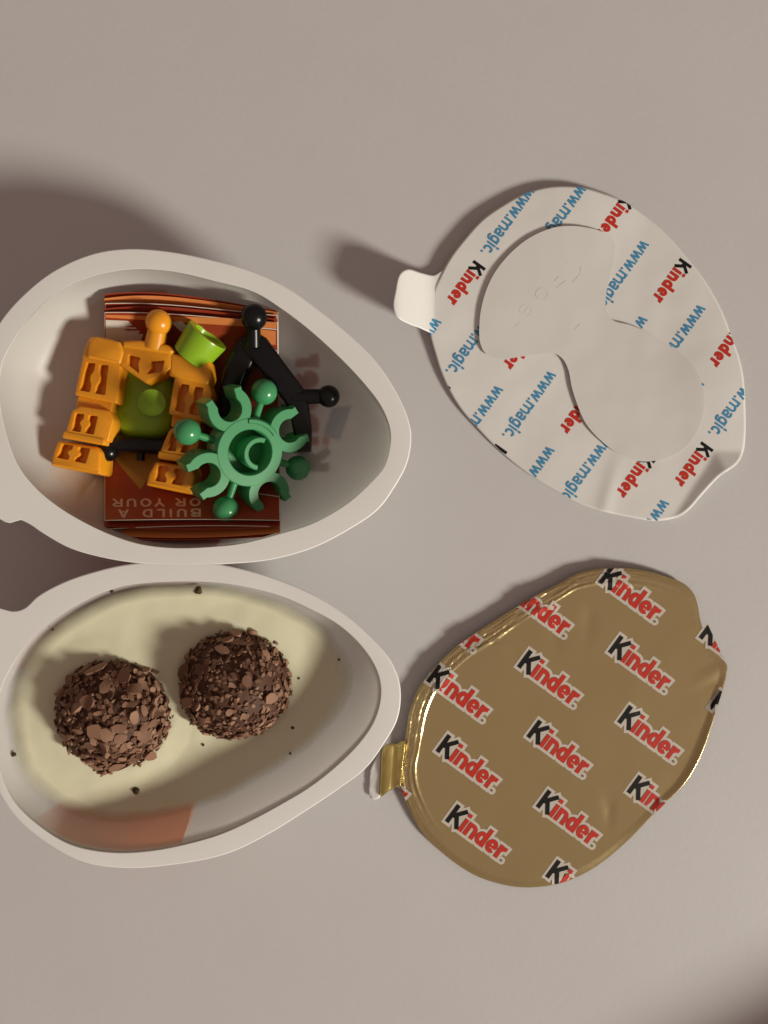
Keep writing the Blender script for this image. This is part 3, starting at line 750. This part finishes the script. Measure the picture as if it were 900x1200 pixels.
for k in range(4):
    a = base + k * math.pi / 2
    c = Vector((math.cos(a), math.sin(a), 0))
    bm = bmesh.new(); sphere(bm, c * 72 * SS, 15.2 * SS, 26); gbm('ball_stud', bm)
    bm = bmesh.new(); tube(bm, c * 35 * SS, c * 63 * SS, 4.6 * SS, 4.2 * SS, 14); gbm('stud_stem', bm)
    a2 = a + math.radians(45); c2 = Vector((math.cos(a2), math.sin(a2), 0)); cc = c2 * 55 * SS
    op = math.radians(60)
    ri, ro = 13.6, 26.0
    A = [a2 + op + (2 * math.pi - 2 * op) * i / 30 for i in range(31)]
    pt = lambda an, r: np.array((cc.x / SS + r * math.cos(an), cc.y / SS + r * math.sin(an)))
    d1 = np.array((math.cos(a2 + .15), math.sin(a2 + .15))); d2 = np.array((math.cos(a2 - .15), math.sin(a2 - .15)))
    prof2 = [pt(A[0], ro) + d1 * 5] + [pt(an, ro) for an in A] + [pt(A[-1], ro) + d2 * 5, pt(A[-1], ri) + d2 * 12.5] + [pt(an, ri) for an in A[::-1]] + [pt(A[0], ri) + d1 * 12.5]
    bm = bmesh.new(); m = len(prof2); lay = []
    for z, ins in ((-TH / 2, 0), (TH / 2 - .00045, 0), (TH / 2 - .0002, .35), (TH / 2 - .0001, .9)):
        P2 = inset(prof2, ins) if ins else prof2
        lay.append([bm.verts.new((q[0] * SS, q[1] * SS, z)) for q in P2])
    for La, Lb in zip(lay, lay[1:]):
        for i in range(m): bm.faces.new((La[i], La[(i + 1) % m], Lb[(i + 1) % m], Lb[i]))
    h = len(A) + 2
    for i in range(h - 1):     # top and bottom: outer run against inner run
        for Lr in (lay[-1], lay[0]): bm.faces.new((Lr[i], Lr[i + 1], Lr[m - 2 - i], Lr[m - 1 - i]))
    gbm('clip', bm)

# ------------------------------------------------------------------ lids
def lid_mesh(name, pol, zf, m, parent, loc, rings, N=420, thick=.12):
    v, f = [], []; c = pol.c
    for t in rings:
        for i in range(N):
            a = 2 * math.pi * i / N; r = pol.R(a) * t; x, y = c[0] + r * math.cos(a), c[1] + r * math.sin(a)
            v.append(Vector(W(x, y, zf(x, y))) - loc)
    v.append(Vector(W(c[0], c[1], zf(*c))) - loc)
    for j in range(len(rings) - 1):
        for i in range(N): f.append((j * N + i, j * N + (i + 1) % N, (j + 1) * N + (i + 1) % N, (j + 1) * N + i)[::-1])
    for i in range(N): f.append((len(v) - 1, (i + 1) % N, i)[::1])
    o = mesh(name, v, f, m, parent, smooth=True)
    bm = bmesh.new(); bm.from_mesh(o.data); bmesh.ops.recalc_face_normals(bm, faces=bm.faces)
    if sum(q.normal.z for q in bm.faces) < 0: bmesh.ops.reverse_faces(bm, faces=bm.faces)
    bm.to_mesh(o.data); bm.free()
    sd = o.modifiers.new('thickness', 'SOLIDIFY'); sd.thickness = thick * MM; sd.offset = -1
    return o
def smooth(t): t = min(1, max(0, t)); return t * t * (3 - 2 * t)

# --- white lid
wl_pts = [(680, 219), (706, 226), (732, 236), (756, 252), (779, 272), (802, 298), (825, 327), (845, 362), (858, 396), (866, 418), (871, 440), (873.5, 477), (873.5, 512), (871, 530), (864, 543.5), (844, 557.5), (824, 578.5), (806, 598.5), (793, 606.5), (770, 610.5), (737, 606), (698, 597), (673, 587), (655, 577), (622, 557), (590, 532), (562, 504), (538, 476), (520, 444), (509.5, 413), (503, 385), (507, 345), (517, 321), (528, 301), (544, 280), (565, 257), (589, 240), (613, 227), (643, 218.5)]
wc = (688, 412); wpol = Polar(wl_pts, wc)
ca, cb = np.array((838, 528.0)), np.array((791, 604.0)); cn = np.array([-(cb - ca)[1], (cb - ca)[0]]); cn /= np.linalg.norm(cn)
if np.dot(cn, np.array((864, 590)) - ca) < 0: cn = -cn
def zwhite(x, y):
    z = .6 + 1.2 * math.exp(-(((x - 548) / 150) ** 2 + ((y - 300) / 150) ** 2)) + .5 * math.exp(-(((x - 690) / 70) ** 2 + ((y - 215) / 60) ** 2))
    z += .9 * math.exp(-(((x - 850) / 70) ** 2 + ((y - 450) / 90) ** 2))
    z += .22 * noise.noise((x * .013, y * .013, 1)) + .07 * noise.noise((x * .035, y * .035, 5))
    z += .25 * math.exp(-((x - 715 + .25 * (y - 570)) / 9) ** 2) * smooth((y - 520) / 60)
    d = np.dot(np.array((x, y)) - ca, cn) + 1.5 * noise.noise((x * .03, y * .03, 9))
    d = min(d, (y - 529) * 1.1 + 1.5 * noise.noise((x * .04, 3, 9)))
    z += .058 * max(0, d)
    return max(.35, z)
wl = thing('white_lid', 'white peeled lid printed with blue web address and red words, printed side up', 'lid', W(688, 412, 0)); WL = Vector(wl.location)
rings = [k / 64 for k in range(1, 65)]
lid_mesh('lid_sheet', wpol, zwhite, M['white_lid'], wl, WL, rings)
# tab
tabpts = [(521, 316), (509, 322.5), (493, 319.5), (478, 315.5), (469, 321), (463.5, 341), (461, 358), (465, 371), (480, 380), (491, 384), (500, 388), (506, 390), (513, 372), (518, 340)]
def ztab(x, y):
    t = smooth((514 - x) / 50); return zwhite(max(x, 506), y) * (1 - t * .3) + 7.0 * t ** 1.2 + .4 * math.sin((514 - x) / 8) * t - .02
tpol = Polar(tabpts, (490, 352), 10)
lid_mesh('pull_tab', tpol, lambda x, y: ztab(x, y) - .05 * smooth((x - 500) / 8), M['white_lid'], wl, WL, [k / 16 for k in range(1, 17)], 120)
# raised figure-of-eight panel
pan = [(700, 273), (672, 268), (648, 270), (620, 282), (596, 302), (578, 326), (567, 354), (563, 380), (564, 403), (571, 415), (586, 419.5), (611, 417), (640, 413), (652, 414.5), (661, 422), (667, 435), (670.5, 453), (677, 474), (687, 496), (707, 518), (729, 533), (751, 539.5), (778, 535.5), (800, 523), (815, 502), (821, 480), (820, 455), (811, 433), (797, 418), (782, 407), (751, 389), (735, 383), (719, 379), (711, 373), (707, 360), (708.5, 340), (713, 320), (718, 294), (717, 285), (711, 278)]
sp = spline(pan, 6)
bm = bmesh.new()
def panel_h(x, y): return zwhite(x, y) + 1.0
loops = []
for ins, hh in ((-1.6, -.12), (-.8, .2), (0, .34), (.9, .54), (2.2, .63), (4, .65)):
    lp = inset(sp, ins); loops.append([bm.verts.new(Vector(W(x, y, zwhite(x, y) + hh)) - WL) for x, y in lp])
n = len(sp)
for A, Bq in zip(loops, loops[1:]):
    for i in range(n): bm.faces.new((A[i], A[(i + 1) % n], Bq[(i + 1) % n], Bq[i]))
# interior as a fine grid of cells clipped to the two lobes: fill, then subdivide for relief
ed = [bm.edges.get((loops[-1][i], loops[-1][(i + 1) % n])) for i in range(n)]
r = bmesh.ops.triangle_fill(bm, edges=ed, use_beauty=True)
ff = [g for g in r['geom'] if isinstance(g, bmesh.types.BMFace)]
for it in range(4):
    es = list({e for q in ff for e in q.edges if not e.is_boundary and e.calc_length() > .0022 and all(l.face in set(ff) for l in e.link_loops)})
    if not es: break
    r = bmesh.ops.subdivide_edges(bm, edges=es, cuts=1)
    keepv = set(loops[-1])
    ff = [q for q in bm.faces if q.calc_center_median().z > -1 and not any(vv in set(sum(loops[:-1], [])) for vv in q.verts)]
    bmesh.ops.triangulate(bm, faces=ff)
    ff = [q for q in bm.faces if not any(vv in set(sum(loops[:-1], [])) for vv in q.verts)]
lo5 = set(loops[-1])
for vv in {vv for q in ff for vv in q.verts} - lo5:
    w = vv.co + WL; z = 3.
    for _ in range(3): px, py = 450 + w.x / MM / s_at(z), 600 - w.y / MM / s_at(z); z = zwhite(px, py) + .65
    vv.co.z = z * MM
from_bm('raised_panel', bm, M['panel'], wl)
# faint embossed ring marks on the panel
p = Print(); d = (-.72, .69)
for (cx, cy, r) in ((616, 364, 7.5), (635, 344.5, 7.5)): p.disc((cx, cy), r, 0, 0, r - 1.1)
for (a, b_) in (((604, 383), (609, 378)), ((613, 368), (619, 360)), ((652, 338), (663, 329)), ((664, 308), (679, 312)), ((681, 312), (680, 322)), ((679, 323), (671, 331)), ((674, 386), (680, 380)), ((650, 330), (655, 324))):
    p.k += 1
    for q in stroke_quads([a, b_], 1.1, 0, 4): p.p.append(([tuple(c) for c in q], 0, 0, p.k))
p.build('embossed_mark', lambda x, y, l: Vector(W(x, y, zwhite(x, y) + .65 + l)) - WL, [M['panel']], wl, lift=.028)

def wsurf(x, y, l):
    z = ztab(x, y) if x < 508 and y < 392 else zwhite(x, y)
    return Vector(W(x, y, z + l)) - WL
whull = convex_hull([tuple(np.array(wc) + (np.array(q) - np.array(wc)) * .999) for q in wl_pts])
U, T = np.array((66.3, 75.2)), np.array((-109, 153.)); TD = np.array((-.58, .815))
from itertools import product
def inside(poly, q):
    c = False; n = len(poly)
    for i in range(n):
        (x0, y0), (x1, y1) = poly[i - 1], poly[i]
        if (y0 > q[1]) != (y1 > q[1]) and q[0] < (x1 - x0) * (q[1] - y0) / (y1 - y0) + x0: c = not c
    return c
for A0 in (np.array((622, 221.)), np.array((690, 208.))):
    for i, j in product(range(-3, 6), range(-2, 4)):
        o = A0 + i * U + j * T + (np.array((6, 4)) if A0[0] < 650 and (i, j) == (1, 1) else 0)
        up = np.array([TD[1], -TD[0]])
        ob_ = o - up * 5.5
        for txt, off, sz, w, sl, nm, mats in (('www.magic.', 0, 16.5, .15, 0, 'printed_address', [M['ink_blue']]),
                                             ('Kinder', 106.5, 17.0, .225, [0, 1, 1, 1, 1, 1], 'printed_word', [M['ink_black'], M['ink_red']])):
            st = ob_ + TD * off; mid = st + TD * (50 if off == 0 else 27)
            if not any(np.linalg.norm(st + TD * q - np.array(wc)) < 235 for q in (0, 30, 60, 100)): continue
            pr = Print(); pr.text(txt, tuple(st), TD, sz, w, sl, layer=1, gap=(.02 if off else .0))
            pr.p = [q for q in pr.p if not inside([tuple(z) for z in sp], np.mean(q[0], 0))]
            pr.build(nm, wsurf, mats, wl, hull=whull, lift=.03)

# --- gold lid
gl_pts = [(680, 671), (719, 665.5), (752, 668), (785, 677), (803, 685), (813, 696), (817.5, 709), (821, 728), (827, 745), (842, 768), (852, 780), (848, 805), (840, 831), (832, 857), (819, 891), (801, 920), (771, 949), (737, 984), (705, 1011), (683, 1024.5), (657, 1035), (630, 1039.5), (602, 1039), (564, 1029), (540, 1016), (519, 1000), (497, 979), (481, 952), (471, 927), (469, 905), (472, 885), (476, 856), (480, 833), (488, 811), (502.5, 790), (535, 757.5), (574, 731), (623, 700.5), (654, 684.5)]
gc = (655, 850); gpol = Polar(gl_pts, gc)
def zgold(x, y):
    a = math.atan2(y - gc[1], x - gc[0]); r = math.hypot(x - gc[0], y - gc[1]); d = gpol.R(a) - r
    ul = min(1, max(0, .5 + .5 * ((x - gc[0]) * -.743 + (y - gc[1]) * -.669) / 175))           # 1 at the upper left edge, 0 lower right
    u2 = smooth((ul - .42) / .4)
    base = 1.1 + 1.35 * ul ** 1.3
    lr = smooth(1 - abs((math.degrees(a) - 12 + 180) % 360 - 180) / 80)
    # pressed bead that ran round the cup, with a gathered skirt outside it
    wv = .6 + .8 * noise.noise((x * .02, y * .02, 6))
    z = base + u2 * (.34 * wv * math.exp(-((d - 16.5 - 2 * wv) / 1.7) ** 2) + .16 * wv * math.exp(-((d - 10.5 - wv) / 1.4) ** 2) - .12 * math.exp(-((d - 8) / 5) ** 2) + .30 * wv * math.exp(-((d - 3.2) / 1.5) ** 2))
    z += u2 * smooth((20 - d) / 4) * .14 * noise.noise((a * 5.5, d * .36, 11))
    z -= .5 * (1 - smooth(d / 9)) * (1 - lr); z += .75 * lr * (1 - smooth(d / 10))
    g = math.exp(-((d - 8) / 9) ** 2)
    z += g * (.10 * u2 + .02) * noise.noise((x * .16, y * .16, 2)) + g * .10 * u2 * noise.noise((x * .4, y * .4, 7))
    z += .10 * noise.noise((x * .012, y * .012, 4)) + .05 * noise.noise((x * .03, y * .03, 8))
    # creases by the two right-hand corners and soft dents; the first two shape in dark finger reflections
    z += .2 * smooth(1 - abs((x - 850) * .5 + (y - 781)) / 14) * smooth((x - 800) / 45)
    for (cx, cy, sx, sy, am) in ((652, 742, 10, 14, -.22), (690, 730, 8, 18, -.22), (741, 812, 6, 26, .16), (714, 948, 6, 16, -.2), (600, 768, 8, 6, -.12), (577, 752, 10, 2.5, -.14)):
        z += am * math.exp(-((x - cx) / sx) ** 2 - ((y - cy) / sy) ** 2)
    return max(.3, z)
gl = thing('gold_lid', 'gold foil lid printed with rows of black and red words, shiny side up', 'lid', W(gc[0], gc[1], 0)); GL = Vector(gl.location)
rings = [.06 * k for k in range(1, 13)] + [.74 + .26 * k / 56 for k in range(57)]
lid_mesh('lid_sheet', gpol, zgold, M['gold'], gl, GL, rings, 560, .1)
ghull = convex_hull([tuple(np.array(gc) + (np.array(q) - np.array(gc)) * 1.0) for q in gl_pts])
gd_ = np.array((.806, .592)); gup = np.array([gd_[1], -gd_[0]])
def gs(x, y, l):
    return Vector(W(x, y, max(zgold(x + i, y + j) for i in (-1.6, 0, 1.6) for j in (-1.6, 0, 1.6)) + l)) - GL
for i, j in product(range(-4, 5), range(-4, 5)):
    o = np.array((606., 781.)) + i * np.array((95.5, -99.)) + j * np.array((11., 82.))
    if not any(np.linalg.norm(o + gd_ * q - np.array(gc)) < 225 for q in (0, 40, 80)): continue
    pr = Print()
    Wd = pr.text('Kinder', tuple(o), gd_, 24.5, .205, 0, layer=0, grow=.135, gap=.0)
    e = o + gd_ * (24.5 * (Wd + .02)) + gup * 1.5
    for cc_ in (0,): pr.disc(tuple(e), 4.6, 0, 0)
    pr.k = 0
    pr.text('Kinder', tuple(o), gd_, 24.5, .205, [1, 2, 2, 2, 2, 2], layer=6, gap=.0)
    pr.disc(tuple(e), 1.5, 6, 3)
    pr.build('printed_word', gs, [M['ink_white'], M['ink_black'], M['ink_red'], M['ink_dot']], gl, hull=ghull, lift=.03)
# folded pull tab: gold fold and the white strip of its end
def strip(name, cols, m):
    v, f = [], []; k = 14; n = len(cols)
    for (xt, yt, zt, xb, yb, zb) in cols:
        for j in range(k + 1):
            t = j / k; v.append(Vector(W(xt + (xb - xt) * t, yt + (yb - yt) * t, zt + (zb - zt) * t + .18 * noise.noise((xt * .2, t * 4, 3)))) - GL)
    for i in range(n - 1):
        for j in range(k): f.append((i * (k + 1) + j, i * (k + 1) + j + 1, (i + 1) * (k + 1) + j + 1, (i + 1) * (k + 1) + j))
    o = mesh(name, v, f, m, gl, smooth=True); sd = o.modifiers.new('thickness', 'SOLIDIFY'); sd.thickness = .0001; sd.offset = 0
    return o
strip('tab_fold', [(475, 868, 3.0, 469, 924, 2.6), (470, 869, 2.4, 466, 922, 2.2), (466, 872, 1.7, 462, 923, 1.4), (461, 871, 1.9, 457, 926, 1.6), (456, 871, 2.2, 453, 929, 1.9), (452, 873, 2.1, 449.5, 932, 1.8), (448.5, 877, 1.5, 446.5, 934, 1.3), (446, 880, .9, 444.5, 931, .8)], M['gold_tab'])
strip('tab_end', [(447.5, 876, 1.0, 447, 933, .9), (443, 884, .9, 443, 936, .8), (438, 893, .8, 438, 937.5, .7), (434.5, 902, .75, 433.5, 934, .65), (433, 912, .7, 432, 925, .6)], M['white_lid'])

# ------------------------------------------------------------------ unseen block added past the lower right corner to cast a shadow there
nb = thing('shadow_caster', 'unseen book-shaped block added just past the lower right corner to cast the corner shadow', 'shadow_caster', (.113, -.1295, 0))
nb.rotation_euler = (0, 0, math.atan2(.47, .88))
def box(name, c, s, m, bev):
    bm = bmesh.new(); bmesh.ops.create_cube(bm, size=1, matrix=Matrix.Translation(c) @ Matrix.Diagonal((*s, 1)))
    bmesh.ops.bevel(bm, geom=bm.edges[:], offset=bev, segments=2, affect='EDGES'); return from_bm(name, bm, m, nb, angle=40)
box('caster_core', (0, -.035, .0105), (.116, .066, .017), M['caster_pale'], .0004)
box('caster_slab', (0, -.035, .0202), (.12, .07, .0022), M['caster_dark'], .0008)
box('caster_slab', (0, -.035, .0011), (.12, .07, .0022), M['caster_dark'], .0008)
